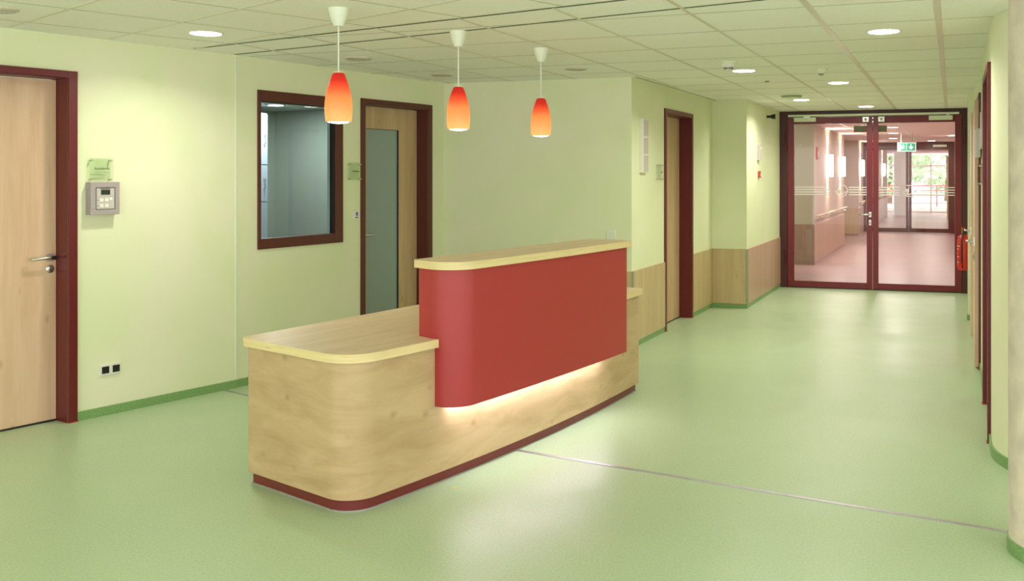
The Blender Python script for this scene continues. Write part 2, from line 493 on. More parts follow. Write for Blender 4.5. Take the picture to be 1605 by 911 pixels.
# baseboards and wainscot
strip('baseboard_left', W1, W1s - .026, W1.L, 0, .058, .012, 'base')
strip('baseboard_left_near', W1, 0, d1a - .06, 0, .058, .012, 'base')
strip('baseboard_alcove_left', W2, 0, 1.32, 0, .058, .012, 'base')
strip('baseboard_alcove_left_far', W2, 2.325, W2.L, 0, .058, .012, 'base')
strip('baseboard_alcove_back', WB, 0, WB.L, 0, .058, .012, 'base')
strip('baseboard_corridor', W3, 0, .99, 0, .05, .010, 'base')
strip('baseboard_corridor_far', W3, 2.05, W3.L, 0, .05, .010, 'base')
strip('baseboard_return', W4, 0, W4.L + .01, 0, .05, .010, 'base')
strip('baseboard_end', W5, -.01, W5.L, 0, .05, .010, 'base')
strip('baseboard_right_far', WR, 0, DA[0] - .05, 0, .058, .012, 'base')
strip('baseboard_right_mid', WR, DA[1] + .05, DBB[0] - .05, 0, .058, .012, 'base')
strip('baseboard_right_near', WR, DBB[1] + .05, DC[0] - .05, 0, .058, .012, 'base')
strip('baseboard_right_end', WR, DC[1] + .05, WR.L, 0, .058, .012, 'base')
strip('baseboard_right_stub', RS, 0, RS.L, 0, .058, .012, 'base')
tag(link('baseboard_right_pier', PR([(4.058, 10.392), (4.126, 10.367), (4.13, 10.378), (4.07, 10.40), (4.124, 10.54), (4.112, 10.544)], 0, .058), 'base'), kind='structure')
strip('trim_11', W3, .03, .99, .052, .70, .014, 'wood_w')
strip('trim_12', W3, 2.045, W3.L - .014, .052, .70, .014, 'wood_w')
strip('trim_13', W4, 0, W4.L - .012, .052, .70, .014, 'wood_w')
strip('trim_14', W5, .035, W5.L, .052, .70, .014, 'wood_pink')
strip('trim_15', W3, -.002, .03, .052, .70, .016, 'joint')
strip('trim_16', W5, -.016, .035, .052, .70, .016, 'joint')
strip('trim_17', WB, WB.L - .5, WB.L, .058, .70, .014, 'wood_w')

# ------------------------------------------------------------------ door builder
def lever_handle(parent, x, y, z, dirx=-1, m='steel', black_end=False, plate='round', length=.115):
    """handle on a surface at local y (facing -y), lever points to dirx"""
    bm = bmesh.new()
    if plate == 'round':
        lathe(bm, [(.026, y - .009), (.026, y)], 28, (x, 0, z), 'y', True)
    else:
        box(bm, x - .017, x + .017, y - .009, y, z - .035, z + .035)
    tube(bm, [(x, y, z), (x, y - .045, z)], .0095, 14)
    pts = [(x, y - .045, z), (x + dirx * .012, y - .056, z), (x + dirx * .03, y - .06, z), (x + dirx * length, y - .06, z - .003),
           (x + dirx * (length + .012), y - .05, z - .004), (x + dirx * (length + .016), y - .035, z - .004)]
    tube(bm, pts, .0095, 14)
    h = link('door_handle', bm, m, parent, smooth=50)
    if black_end:
        b = link('handle_sleeve', TU([(x - dirx * .012, y - .05, z + .0), (x + dirx * .0, y - .060, z), (x + dirx * .018, y - .0615, z)], .0125, 14), 'black', h, smooth=50)
    return h

def lock_rose(parent, x, y, z, plate='round'):
    bm = bmesh.new()
    if plate == 'round':
        lathe(bm, [(.026, y), (.026, y - .007), (.022, y - .010)], 28, (x, 0, z), 'y', True)
        o = link('lock_rose', bm, 'steel', parent, smooth=40)
        link('key_slot', B(x - .0025, x + .0025, y - .0118, y - .0095, z - .014, z + .008), 'black', o)
    else:
        box(bm, x - .017, x + .017, y - .009, y, z - .04, z + .04)
        o = link('lock_plate', bm, 'steel', parent, bevel=.004)
        link('key_slot', B(x - .004, x + .004, y - .0115, y - .0085, z - .02, z + .008), 'black', o)
    return o

def door(name, ln, a, b, zt, recess=.13, face=.056, mt='frame', leafm='wood_door', handle=None, proud=.02, glass=None, hd=1, plate='round', black=False, foot=True, backm=None):
    """a, b inner opening; local origin at the left end of the opening"""
    r = ln.root(name, a); r['kind'] = 'structure'
    w_ = b - a
    bm = bmesh.new()
    box(bm, -face, 0, -proud, 0.0, 0, zt + face * .8)          # architrave
    box(bm, w_, w_ + face, -proud, 0.0, 0, zt + face * .8)
    box(bm, 0, w_, -proud, 0.0, zt, zt + face * .8)
    link('door_frame', bm, mt, r, bevel=.002)
    bm = bmesh.new()                                           # lining of the reveal
    box(bm, -.0, .004, 0, .15, 0, zt); box(bm, w_ - .004, w_, 0, .15, 0, zt)
    box(bm, .004, w_ - .004, 0, .15, zt - .004, zt)
    if recess > .05:
        box(bm, .004, .022, recess + .002, .15, 0, zt - .004); box(bm, w_ - .022, w_ - .004, recess + .002, .15, 0, zt - .004)
    link('door_lining', bm, mt, r)
    y = recess
    if glass:
        ga, gb, g0, g1 = glass
        bm = boxes((.006, ga, y, y + .04, .012, zt - .008), (gb, w_ - .006, y, y + .04, .012, zt - .008),
                   (ga, gb, y, y + .04, .012, g0), (ga, gb, y, y + .04, g1, zt - .008))
        lf = link('door_leaf', bm, leafm, r)
        link('glass_panel', B(ga, gb, y + .014, y + .024, g0, g1), 'frost', lf)
        link('glazing_gasket', boxes((gb - .006, gb, y - .001, y + .014, g0, g1), (ga, gb - .006, y - .001, y + .014, g1 - .004, g1)), 'black', lf)
    else:
        lf = link('door_leaf', B(.006, w_ - .006, y, y + .04, .012, zt - .008), leafm, r)
    link('threshold', B(.004, w_ - .004, max(y, 0) - .004, max(y, 0) + .04, 0, .012), 'black', r)
    if handle:
        hx, hz = handle
        lever_handle(lf, hx, y, hz, hd, black_end=black, plate=plate)
        lock_rose(lf, hx, y, hz - .075 if plate == 'round' else hz - .12, plate)
    if foot:
        link('frame_foot', boxes((-face - .004, .002, -proud - .004, .12, 0, .006), (w_ - .002, w_ + face + .004, -proud - .004, .12, 0, .006)), 'seal', r)
    return r

dr = door('door_1', W1, d1a, d1b, 2.195, leafm='wood_door_pale', handle=(1.08 - .128, 1.052), hd=-1, black=True)
tag(dr, 'pale wooden door in a red frame at the left edge, steel lever handle', 'door')
dr = door('door_2', W2, 1.388, 2.265, 2.20, mt='frame_d', glass=(.165, .605, .12, 1.995), handle=(.108, 1.045), hd=1, foot=False, proud=.012)
tag(dr, 'wooden door with a tall grey frosted pane in the alcove', 'door')
dr = door('door_3', W3, 1.05, 1.988, 2.205, mt='frame', proud=.016)
tag(dr, 'recessed wooden door in a dark red frame on the left corridor wall', 'door')
dr = door('door_4', WR, DA[0], DA[1], 2.20, recess=-.045, mt='frame_d', leafm='wood_door_pale', proud=.018, handle=(DA[1] - DA[0] - .08, 1.03), hd=-1, plate='long')
tag(dr, 'pale wooden door farthest along the right corridor wall', 'door')
dr = door('door_5', WR, DBB[0], DBB[1], 2.20, recess=-.045, mt='frame_d', leafm='wood_door_pale', proud=.018, handle=(DBB[1] - DBB[0] - .08, 1.03), hd=-1, plate='long')
tag(dr, 'pale wooden door in the middle of the right corridor wall', 'door')
dr = door('door_6', WR, DC[0], DC[1], 2.20, mt='frame', proud=.02)
tag(dr, 'dark red door frame nearest on the right corridor wall', 'door')

# ------------------------------------------------------------------ alcove window
wr = W2.root('window_1', .194); tag(wr, 'dark red framed window into the grey-blue office', 'window', kind='structure')
ww = .917
bm = boxes((0, .03, -.012, .035, 1.01, 2.228), (ww - .09, ww, -.012, .035, 1.01, 2.228), (.03, ww - .09, -.012, .035, 2.145, 2.228), (.03, ww - .09, -.012, .035, 1.01, 1.09))
link('window_frame', bm, 'frame_d', wr, bevel=.003)
link('window_gasket', boxes((ww - .105, ww - .09, .0, .04, 1.09, 2.145), (.03, ww - .105, .0, .04, 2.137, 2.145)), 'black', wr)
link('window_pane', B(.03, ww - .105, .02, .028, 1.09, 2.137), 'pane_tint', wr)
link('office_lining', boxes((.004, .012, .036, .155, 1.03, 2.21), (ww - .014, ww - .007, .036, .155, 1.03, 2.21), (.012, ww - .014, .036, .155, 1.03, 1.038), (.012, ww - .014, .036, .155, 2.205, 2.212)), 'pale_blue', wr)

# office behind the window
off_ = lambda s, d: W2.pt(s, -d)[:2]
op = [off_(-.35, .16), off_(4.6, .16), off_(4.6, 4.5), off_(-.35, 4.5)]
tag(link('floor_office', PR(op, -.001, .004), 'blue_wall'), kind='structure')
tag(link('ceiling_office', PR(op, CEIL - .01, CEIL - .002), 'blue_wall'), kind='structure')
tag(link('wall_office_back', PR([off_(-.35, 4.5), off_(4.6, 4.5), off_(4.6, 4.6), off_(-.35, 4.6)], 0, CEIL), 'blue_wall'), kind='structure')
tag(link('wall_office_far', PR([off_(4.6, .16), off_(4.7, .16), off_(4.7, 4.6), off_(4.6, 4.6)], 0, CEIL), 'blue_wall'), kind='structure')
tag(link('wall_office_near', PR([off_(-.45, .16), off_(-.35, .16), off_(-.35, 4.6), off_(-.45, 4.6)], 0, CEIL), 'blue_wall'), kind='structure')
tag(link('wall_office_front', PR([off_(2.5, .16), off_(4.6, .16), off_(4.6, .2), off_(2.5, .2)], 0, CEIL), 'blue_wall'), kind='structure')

for s_, d_, lb in ((3.72, 3.55, 'office downlight seen glowing in the upper left corner of the alcove window'), (2.0, 1.9, 'added office downlight out of view, brightening the grey-blue office')):  # the second one is added, unseen, to brighten the dark office
    x, y = off_(s_, d_)
    r = empty('ceiling_downlight', (x, y, CEIL - .012)); tag(r, lb, 'ceiling light', 'office downlights')
    link('trim_ring', LA([(.094, -.004), (.112, -.004), (.112, -.0003), (.094, -.0003)], 24, close=False), 'white', r)
    link('diffuser', LA([(.001, -.006), (.09, -.0055), (.094, -.001), (.001, -.001)], 24, close=False), 'lamp_far', r)
    ld = bpy.data.lights.new('downlight_lamp', 'AREA'); ld.shape = 'DISK'; ld.size = .17; ld.energy = 12; ld.color = (.95, 1, 1)
    lo = bpy.data.objects.new('downlight_lamp', ld); COL.objects.link(lo); lo.parent = r; lo.location = (0, 0, -.012)
# tall cabinet at the back of the office
cx0 = 3.30
cb_ = W2.root('office_cabinet', cx0, -3.9, 0); tag(cb_, 'tall pale blue cabinet at the left edge behind the alcove window', 'cabinet')
link('carcass', B(0, .62, .02, .42, .06, 2.38), 'pale_blue', cb_); link('plinth', B(.02, .60, .05, .40, .004, .06), 'grey_box', cb_)
for z0_, z1_ in ((.08, 1.22), (1.235, 1.70), (1.715, 2.36)):
    dd_ = link('cabinet_door', B(.008, .612, 0, .02, z0_, z1_), 'pale_blue', cb_, bevel=.002)
    link('bow_handle', TU([(.55, 0, (z0_ + z1_) / 2 - .07), (.55, -.03, (z0_ + z1_) / 2 - .06), (.55, -.03, (z0_ + z1_) / 2 + .06), (.55, 0, (z0_ + z1_) / 2 + .07)], .006, 8), 'steel', dd_, smooth=50)

# ------------------------------------------------------------------ glazed double door
g = GD.root('door_7', 0); tag(g, 'wide glazed double door with crimson frame at the corridor end', 'door', kind='structure')
H = CEIL - .004
link('outer_frame', boxes((0, .105, -.03, .06, 0, H), (2.40, 2.462, -.03, .06, 0, H), (.105, 2.40, -.03, .06, 2.385, H)), 'outer', g, bevel=.002)
def leaf(nm, x0, x1, ls, rs2, stile='door_red'):
    lf = link(nm, boxes((x0, x0 + ls, -.02, .04, .012, 2.38), (x1 - rs2, x1, -.02, .04, .012, 2.38), (x0 + ls, x1 - rs2, -.02, .04, .012, .095), (x0 + ls, x1 - rs2, -.02, .04, 2.288, 2.38)), stile, g, bevel=.003)
    link('glass_pane', B(x0 + ls, x1 - rs2, .006, .014, .095, 2.288), 'pane', lf)
    return lf
lfA = leaf('door_leaf', .108, 1.254, .092, .077)
lfB = leaf('door_leaf', 1.258, 2.398, .074, .088)
def stripes(lf, segs):
    bm = bmesh.new()
    for a, b in segs:
        for z in (1.305, 1.339, 1.373, 1.407): box(bm, a, b, .002, .0055, z - .007, z + .007)
    link('etched_stripes', bm, 'stripe', lf)
def emblem(lf, x, z=1.36, R=.085):
    bm = bmesh.new()
    P = [(x + R * math.cos(math.radians(60 * k)), z + R * math.sin(math.radians(60 * k))) for k in range(6)]
    def seg(p, q, w=.011):
        p = Vector(p); q = Vector(q); d = (q - p).normalized(); n = Vector((-d.y, d.x)) * w / 2
        v = [bm.verts.new((c.x, y, c.y)) for y in (.002, .0055) for c in (p - n, q - n, q + n, p + n)]
        for f in ((0, 1, 2, 3), (7, 6, 5, 4), (0, 4, 5, 1), (1, 5, 6, 2), (2, 6, 7, 3), (3, 7, 4, 0)): bm.faces.new([v[i] for i in f])
    for k in range(6):
        if k == 2: continue
        seg(P[k], P[(k + 1) % 6])
    seg(P[0], (x - .01, z - .055)); seg((x - .01, z - .055), (x - .04, z - .01), .02)
    cpts = [(x - .035 + .024 * math.cos(i * math.pi / 8), z + .004 + .030 * math.sin(i * math.pi / 8)) for i in range(16)]
    lo = [bm.verts.new((c[0], .002, c[1])) for c in cpts]; hi = [bm.verts.new((c[0], .0055, c[1])) for c in cpts]
    bm.faces.new(lo); bm.faces.new(hi[::-1])
    for i in range(16): bm.faces.new((lo[i], lo[(i + 1) % 16], hi[(i + 1) % 16], hi[i]))
    link('etched_emblem', bm, 'stripe', lf)
stripes(lfA, [(.20, .68), (.94, 1.177)]); emblem(lfA, .845)
stripes(lfB, [(1.332, 1.60), (1.87, 2.31)]); emblem(lfB, 1.735)
lever_handle(lfA, 1.222, -.02, 1.035, -1, plate='long', length=.13)
lock_rose(lfA, 1.222, -.02, .925, plate='long')
link('closer_rail', B(.118, 2.36, -.075, -.03, 2.388, 2.416), 'offwhite', g, bevel=.003)
link('door_closer', B(.20, .50, -.075, -.02, 2.318, 2.378), 'offwhite', g, bevel=.006)
link('door_closer', B(1.98, 2.28, -.075, -.02, 2.314, 2.374), 'offwhite', g, bevel=.006)
link('closer_arm', boxes((.33, .42, -.06, -.05, 2.376, 2.390), (2.20, 2.24, -.06, -.05, 2.372, 2.390)), 'steel', g)
for x in (1.165, 1.37):
    c = link('rail_clamp', B(x - .045, x + .045, -.07, -.02, 2.30, 2.375), 'steel', g, bevel=.006)
    link('clamp_screw', LA([(.022, -.078), (.022, -.07)], 16, (x, 0, 2.338), 'y'), 'white', c)
    link('clamp_slot', boxes((x - .014, x + .014, -.0795, -.077, 2.335, 2.341), (x - .003, x + .003, -.0795, -.077, 2.324, 2.352)), 'black', c)
for x in (.085, 2.43):
    for z in (.30, .38, 1.95, 2.05):
        link('hinge', LA([(.011, z), (.011, z + .15)], 12, (x, -.038, 0)), 'frame', g, smooth=40)
link('floor_strip', B(.02, 2.44, -.02, .06, 0, .011), 'black', g)

# ------------------------------------------------------------------ downlights
def downlight_mesh(root, R, m, power, lit=True):
    link('trim_ring', LA([(R, -.004), (R + .014, -.004), (R + .014, -.0003), (R, -.0003)], 40, close=False), 'white', root, smooth=40)
    if lit:
        link('diffuser', LA([(.001, -.006), (R * .96, -.0055), (R, -.001), (.001, -.001)], 40, close=False), m, root)
        ld = bpy.data.lights.new('downlight_lamp', 'AREA'); ld.shape = 'DISK'; ld.size = 2 * R * .9; ld.energy = power
        ld.color = (1, .94, .82); ld.spread = math.radians(150)
        lo = bpy.data.objects.new('downlight_lamp', ld); COL.objects.link(lo); lo.parent = root; lo.location = (0, 0, -.012)
    else:
        link('diffuser', LA([(.001, -.0025), (R, -.0025), (R, -.0005), (.001, -.0005)], 40, close=False), 'ceil', root)
lit = [(-2.43, 6.0, 'round glowing downlight above the left wall near the first ceiling slot', 1.0),
       (1.796, 5.92, 'glowing downlight nearest the column, largest on the right', 1.3),
       (1.284, 8.157, 'glowing downlight beside the smoke detector in front of the red door', 1.3),
       (2.361, 9.218, 'glowing downlight in mid corridor, right of the second smoke detector', 1.3),
       (2.459, 11.32, 'glowing downlight beside the flat grey disc near the double door', 1.3),
       (3.54, 12.41, 'glowing downlight closest to the double glass door', 1.3)]
for x, y, lb, p in lit:
    r = empty('ceiling_downlight', (x, y, CEIL)); tag(r, lb, 'ceiling light', 'lit downlights')
    downlight_mesh(r, .094, 'lamp_face', DOWNLIGHT_W * p)
# added downlights out of view, there only to light the lobby
for x, y in ((-4.3, 3.3), (-1.2, 1.6), (2.4, 1.9), (-3.0, -.8), (1.2, -1.2)):
    r = empty('ceiling_downlight', (x, y, CEIL)); tag(r, 'added downlight out of view behind the camera, only for its light', 'ceiling light', 'added downlights out of view')
    downlight_mesh(r, .094, 'lamp_face', DOWNLIGHT_W)
for x, y, lb in ((-1.786, 7.28, 'switched off downlight behind the nearest pendant'),
                 (-1.337, 8.457, 'switched off downlight in the alcove corner behind the middle pendant'),
                 (-.148, 7.976, 'switched off downlight right of the farthest pendant'),
                 (-3.19, 5.12, 'switched off downlight cut by the left picture edge')):
    r = empty('ceiling_downlight', (x, y, CEIL)); tag(r, lb, 'ceiling light', 'unlit downlights')
    R = .088
    link('trim_ring', LA([(R, -.012), (R + .016, -.006), (R + .016, -.0003), (R, -.0003)], 40, close=False), 'bar', r, smooth=40)
    link('dark_reflector', LA([(.001, -.001), (R, -.0015), (R, -.0006), (.001, -.0006)], 40, close=False), 'bar', r)

# smoke detectors and other ceiling fittings
r = empty('smoke_detector', (1.06, 7.5, CEIL)); tag(r, 'stepped white smoke detector with dark slots beside a lit downlight', 'smoke detector')
link('base_ring', LA([(.062, -.022), (.066, -.018), (.066, -.0003), (.02, -.0003)], 32), 'offwhite', r, smooth=40)
link('sensor_housing', LA([(.050, -.045), (.056, -.040), (.056, -.022), (.02, -.022)], 32), 'white', r, smooth=40)
bm = bmesh.new()
lathe(bm, [(.030, -.068), (.034, -.060), (.034, -.045), (.01, -.045)], 24, close=True)
link('sensor_cage', bm, 'white', r, smooth=40)
bm = bmesh.new()
for k in range(12):
    a = 2 * math.pi * k / 12; ca, sn = math.cos(a), math.sin(a)
    prism(bm, [(.033 * math.cos(a - .16), .033 * math.sin(a - .16)), (.036 * math.cos(a - .16), .036 * math.sin(a - .16)), (.036 * math.cos(a + .16), .036 * math.sin(a + .16)), (.033 * math.cos(a + .16), .033 * math.sin(a + .16))], -.063, -.049)
link('cage_slots', bm, 'black', r)
r = empty('smoke_detector', (1.908, 8.02, CEIL)); tag(r, 'conical smoke detector with grey tip in the middle of the corridor ceiling', 'smoke detector')
link('base_ring', LA([(.056, -.016), (.058, -.0003), (.02, -.0003)], 32), 'offwhite', r, smooth=40)
link('sensor_housing', LA([(.030, -.040), (.052, -.016), (.02, -.016)], 32), 'white', r, smooth=40)
link('sensor_tip', LA([(.012, -.056), (.028, -.040), (.01, -.040)], 24), 'dull_sign', r, smooth=40)
r = empty('ceiling_speaker', (2.225, 10.75, CEIL)); tag(r, 'flat grey ceiling disc left of a lit downlight near the double door', 'ceiling fitting')
link('speaker_rim', LA([(.10, -.022), (.118, -.004), (.118, -.0003), (.09, -.0003)], 36), 'dull_sign', r, smooth=40)
link('speaker_face', LA([(.001, -.026), (.09, -.024), (.10, -.022), (.001, -.021)], 36, close=False), 'offwhite', r, smooth=40)
o = link('ceiling_sensor', LA([(.018, -.012), (.022, -.0003), (.01, -.0003)], 20), 'dull_sign', None, (1.645, 9.06, CEIL), smooth=40)
tag(o, 'tiny dark sensor dot on a corridor ceiling tile', 'sensor')

# ------------------------------------------------------------------ pendant lamps
def pendant(x, y, zb, lb):
    r = empty('pendant_lamp', (x, y, zb)); tag(r, lb, 'pendant lamp', 'red pendants over the desk')
    top = CEIL - zb
    link('canopy', LA([(.016, top - .098), (.024, top - .096), (.040, top - .060), (.052, top - .012), (.054, top - .0003), (.02, top - .0003)], 32), 'canopy', r, smooth=40)
    link('cord', TU([(0, 0, top - .098), (0, 0, .262)], .0042, 10), 'white', r, smooth=60)
    link('lamp_holder', LA([(.018, .215), (.020, .258), (.026, .262), (.026, .266), (.004, .268)], 20), 'white', r, smooth=40)
    prof = [(.0655, .0), (.0685, .02), (.0712, .045), (.0722, .075), (.0710, .105), (.0675, .135), (.0615, .165), (.0530, .195), (.0430, .225), (.0350, .247), (.0300, .257), (.0250, .261)]
    inner = [(a - .0025, b_) for a, b_ in prof[::-1]]
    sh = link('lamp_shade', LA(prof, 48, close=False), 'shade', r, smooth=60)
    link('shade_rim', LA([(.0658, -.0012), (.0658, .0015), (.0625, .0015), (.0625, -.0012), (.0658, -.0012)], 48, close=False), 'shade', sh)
    link('bulb', LA([(.004, .075), (.020, .082), (.028, .100), (.026, .125), (.014, .15), (.012, .20)], 20), 'bulb', r, smooth=60)
    link('diffuser', LA([(.001, -.010), (.030, -.008), (.050, -.004), (.0625, .003), (.0625, .006), (.001, .006)], 40, close=False), 'diffuser', r)
    ld = bpy.data.lights.new('pendant_glow', 'POINT'); ld.energy = .72; ld.color = (1, .80, .60); ld.shadow_soft_size = .03
    lo = bpy.data.objects.new('pendant_glow', ld); COL.objects.link(lo); lo.parent = r; lo.location = (0, 0, .10)
    return r
PEND = [(-1.358, 5.10, 1.862, 'nearest and leftmost of the three red glass pendant lamps'),
        (-.835, 5.92, 1.862, 'middle one of the three red glass pendant lamps'),
        (-.368, 6.72, 1.855, 'farthest and rightmost of the three red glass pendant lamps')]
for p in PEND:
    r = pendant(*p)
    for c in r.children:
        if c.name.startswith('bulb'):
            pass

# ------------------------------------------------------------------ reception desk
def arcpts(A, E_, sag, n=24):
    A = Vector(A); E_ = Vector(E_); d = E_ - A; L_ = d.length; u = d / L_; nr = Vector((u.y, -u.x))
    R = (L_ * L_ / 4 + sag * sag) / (2 * sag)
    out = []
    for i in range(n + 1):
        t = L_ * i / n; c = t - L_ / 2
        h = math.sqrt(R * R - c * c) - (R - sag)
        p = A + u * t + nr * h
        out.append((p.x, p.y))
    return out

def fillet(P, Q, R_, rad, n=12):
    """round the corner Q between P and R_"""
    P, Q, R_ = Vector(P), Vector(Q), Vector(R_)
    a = (P - Q).normalized(); b = (R_ - Q).normalized()
    th = a.angle(b); t = rad / math.tan(th / 2)
    c = Q + (a + b).normalized() * (rad / math.sin(th / 2))
    s = Q + a * t; e = Q + b * t
    a1 = math.atan2(s.y - c.y, s.x - c.x); a2 = math.atan2(e.y - c.y, e.x - c.x)
    while a2 < a1 - math.pi: a2 += 2 * math.pi
    while a2 > a1 + math.pi: a2 -= 2 * math.pi
    return [(c.x + rad * math.cos(a1 + (a2 - a1) * i / n), c.y + rad * math.sin(a1 + (a2 - a1) * i / n)) for i in range(n + 1)], t

def footprint(BL, F, E_, BR, sag, off, rF, rE=.02, rB=.03):
    """CCW outline: back-left, near corner F, curved front to E, back-right"""
    def shift(p, q, d):
        p = Vector(p); q = Vector(q); u = (q - p).normalized(); n = Vector((u.y, -u.x)) * d
        return p + n, q + n
    pts = [BL, F, E_, BR]
    ls = [shift(pts[i], pts[(i + 1) % 4], off) for i in range(4)]
    def inter(l1, l2):
        p, q = l1; r_, s_ = l2; d1 = q - p; d2 = s_ - r_
        t = ((r_ - p).x * d2.y - (r_ - p).y * d2.x) / (d1.x * d2.y - d1.y * d2.x)
        return p + d1 * t
    c = [inter(ls[i - 1], ls[i]) for i in range(4)]
    BL, F, E_, BR = c
    front = arcpts(F, E_, sag, 40) if sag else [tuple(F), tuple(E_)]
    f1 = front[1] if not sag else front[3]
    cf, t = fillet(BL, F, f1, rF, 16)
    body = [p for p in front if (Vector(p) - Vector(F)).length > t * 1.05 and (Vector(p) - Vector(E_)).length > rE * 1.3]
    ce, _ = fillet(front[-2] if not sag else front[-4], E_, BR, rE, 5)
    cb, _ = fillet(BR, BL, F, rB, 6)
    return cf + body + ce + [tuple(BR)] + cb

dBL, dF, dE, dBR = (-1.758, 4.919), (-1.129, 4.426), (.313, 7.016), (-.375, 7.424)
SAG = .085
desk = empty('reception_desk', (-.75, 5.9, 0)); tag(desk, 'curved maple and red reception desk in the middle of the lobby', 'reception desk')
D0 = Vector((-.75, 5.9))
def loc2(poly): return [(p[0] - D0.x, p[1] - D0.y) for p in poly]
link('plinth', PR(loc2(footprint(dBL, dF, dE, dBR, SAG, 0, .135)), .003, .062), 'plinth', desk, smooth=30)
link('plinth_strip', PR(loc2(footprint(dBL, dF, dE, dBR, SAG, .004, .137)), 0, .005), 'silver', desk, smooth=30)
link('desk_body', PR(loc2(footprint(dBL, dF, dE, dBR, SAG, .018, .15)), .058, .704), 'wood_desk', desk, smooth=30)
wt = footprint(dBL, dF, dE, dBR, SAG, .042, .165, .03, .05)
o = link('worktop', PR(loc2(wt), .704, .745), ['wood_top', 'wood_edge'], desk, smooth=30)
for p in o.data.polygons:
    if abs(p.normal.z) < .5: p.material_index = 1
cBL, cF, cE, cBR = (-.925, 4.965), (-.70, 4.74), (.243, 6.389), (-.02, 6.55)
link('red_panel', PR(loc2(footprint(cBL, cF, cE, cBR, .022, -.010, .14)), .402, 1.10), 'panel', desk, smooth=30)
o = link('counter_top', PR(loc2(footprint(cBL, cF, cE, cBR, .022, .012, .15, .02, .04)), 1.10, 1.14), ['wood_top', 'wood_edge'], desk, smooth=30)
for p in o.data.polygons:
    if abs(p.normal.z) < .5: p.material_index = 1
# light strip under the red panel
fp = footprint(cBL, cF, cE, cBR, .022, -.095, .07)
seq = fp[4:len(fp) - 11]
bm = bmesh.new()
outer = loc2(seq); inner = loc2(offs(seq, -.022)); m_ = len(outer)
lo = [bm.verts.new((p[0], p[1], .3985)) for p in outer]; li = [bm.verts.new((p[0], p[1], .3985)) for p in inner]
lo2 = [bm.verts.new((p[0], p[1], .4015)) for p in outer]; li2 = [bm.verts.new((p[0], p[1], .4015)) for p in inner]
for i in range(m_ - 1):
    bm.faces.new((lo[i], li[i], li[i + 1], lo[i + 1])); bm.faces.new((lo2[i], lo2[i + 1], li2[i + 1], li2[i]))
    bm.faces.new((lo[i], lo[i + 1], lo2[i + 1], lo2[i])); bm.faces.new((li[i], li2[i], li2[i + 1], li[i + 1]))
link('led_strip', bm, 'led', desk)

# yellow tape bits
def tape(x, y, z, w_, h_, rz, lb):
    o = link('tape_scrap', PR([(-w_, -h_), (w_, -h_ * .7), (w_ * .8, h_), (-w_ * .5, h_ * .8)], 0, .0012), 'yellow', None, (x, y, z), rz)
    return tag(o, lb, 'tape')
tape(-.70, 4.83, 0.0002, .011, .008, .4, 'small yellow tape scrap on the floor in front of the desk')
tape(-.685, 4.04, 0.0002, .005, .005, 0, 'tiny yellow tape dot on the foreground floor')
tape(-.936, 5.0, .7452, .018, .005, .9, 'yellow tape strip on the worktop beside the red panel')

# ------------------------------------------------------------------ floor strips
pts = [(-2.71, 7.02), (-2.47, 6.84), (-.436, 5.482), (1.834, 4.232)]
bm = bmesh.new()
for p, q in zip(pts[:-1], pts[1:]):
    p = Vector(p); q = Vector(q); d = (q - p).normalized(); n = Vector((-d.y, d.x)) * .014
    prism(bm, [p - n, q - n, q + n, p + n], .0002, .0025)
tag(link('trim_18', bm, 'silver'), kind='structure')

# ------------------------------------------------------------------ wall fittings on the left
def acrylic_sign(ln, s, off, z, w_, h_, lines, lb, group=None):
    r = ln.root('door_sign', s, 0, z); tag(r, lb, 'sign')
    link('acrylic_plate', B(0, w_, -.034, -.029, 0, h_), 'acrylic', r)
    link('back_plate', B(-.006, w_ - .008, -.012, -.009, .008, h_ + .004), 'acrylic', r)
    for x in (.014, w_ - .014):
        for zz in (.014, h_ - .014):
            link('spacer', LA([(.005, -.038), (.005, 0)], 14, (x, 0, zz), 'y'), 'steel', r, smooth=40)
    for (t, sz, zz, m) in lines:
        text_obj('sign_text', t, sz, m, r, (w_ * .5, -.0350, zz), FRONT)
    return r
acrylic_sign(W1, W1s + .045, 0, 1.535, .155, .15, [('Sozialdienst', .021, .085, 'ink'), ('Besprechung', .017, .062, 'ink_pale'), ('1.12', .015, .03, 'ink_pale')],
             'clear acrylic door sign above the grey control panel', None)
acrylic_sign(W2, 1.165, 0, 1.53, .15, .152, [('Aufnahme', .022, .08, 'ink')], 'clear acrylic door sign between alcove window and glazed door')
acrylic_sign(W3, .72, 0, 1.525, .165, .16, [('Arzt', .03, .08, 'ink')], 'clear acrylic door sign left of the recessed corridor door')
acrylic_sign(WR, rs_(2.15), 0, 1.50, .55, .16, [('WC', .05, .08, 'ink')], 'clear acrylic sign before the nearest dark red frame on the right wall')

r = W1.root('control_panel', W1s + .034, 0, 1.32); tag(r, 'mauve grey wall control panel with display and four keys', 'control panel')
w_, h_, dd = .192, .212, .062
link('housing', boxes((0, w_, -dd, 0, 0, .034), (0, w_, -dd, 0, h_ - .034, h_), (0, .034, -dd, 0, .034, h_ - .034), (w_ - .030, w_, -dd, 0, .034, h_ - .034), (.034, w_ - .03, -dd + .006, 0, .034, h_ - .034)), 'grey_box', r, bevel=.0015)
fp_ = link('front_plate', B(.038, w_ - .034, -dd + .002, -dd + .0055, .038, h_ - .038), 'grey_side', r)
link('plate_border', boxes((.034, w_ - .030, -dd - .0005, -dd + .004, .034, .038), (.034, w_ - .030, -dd - .0005, -dd + .004, h_ - .038, h_ - .034), (.034, .038, -dd - .0005, -dd + .004, .038, h_ - .038), (w_ - .034, w_ - .030, -dd - .0005, -dd + .004, .038, h_ - .038)), 'ink', r)
link('display', B(.068, .128, -dd, -dd + .003, .130, .162), 'display', fp_)
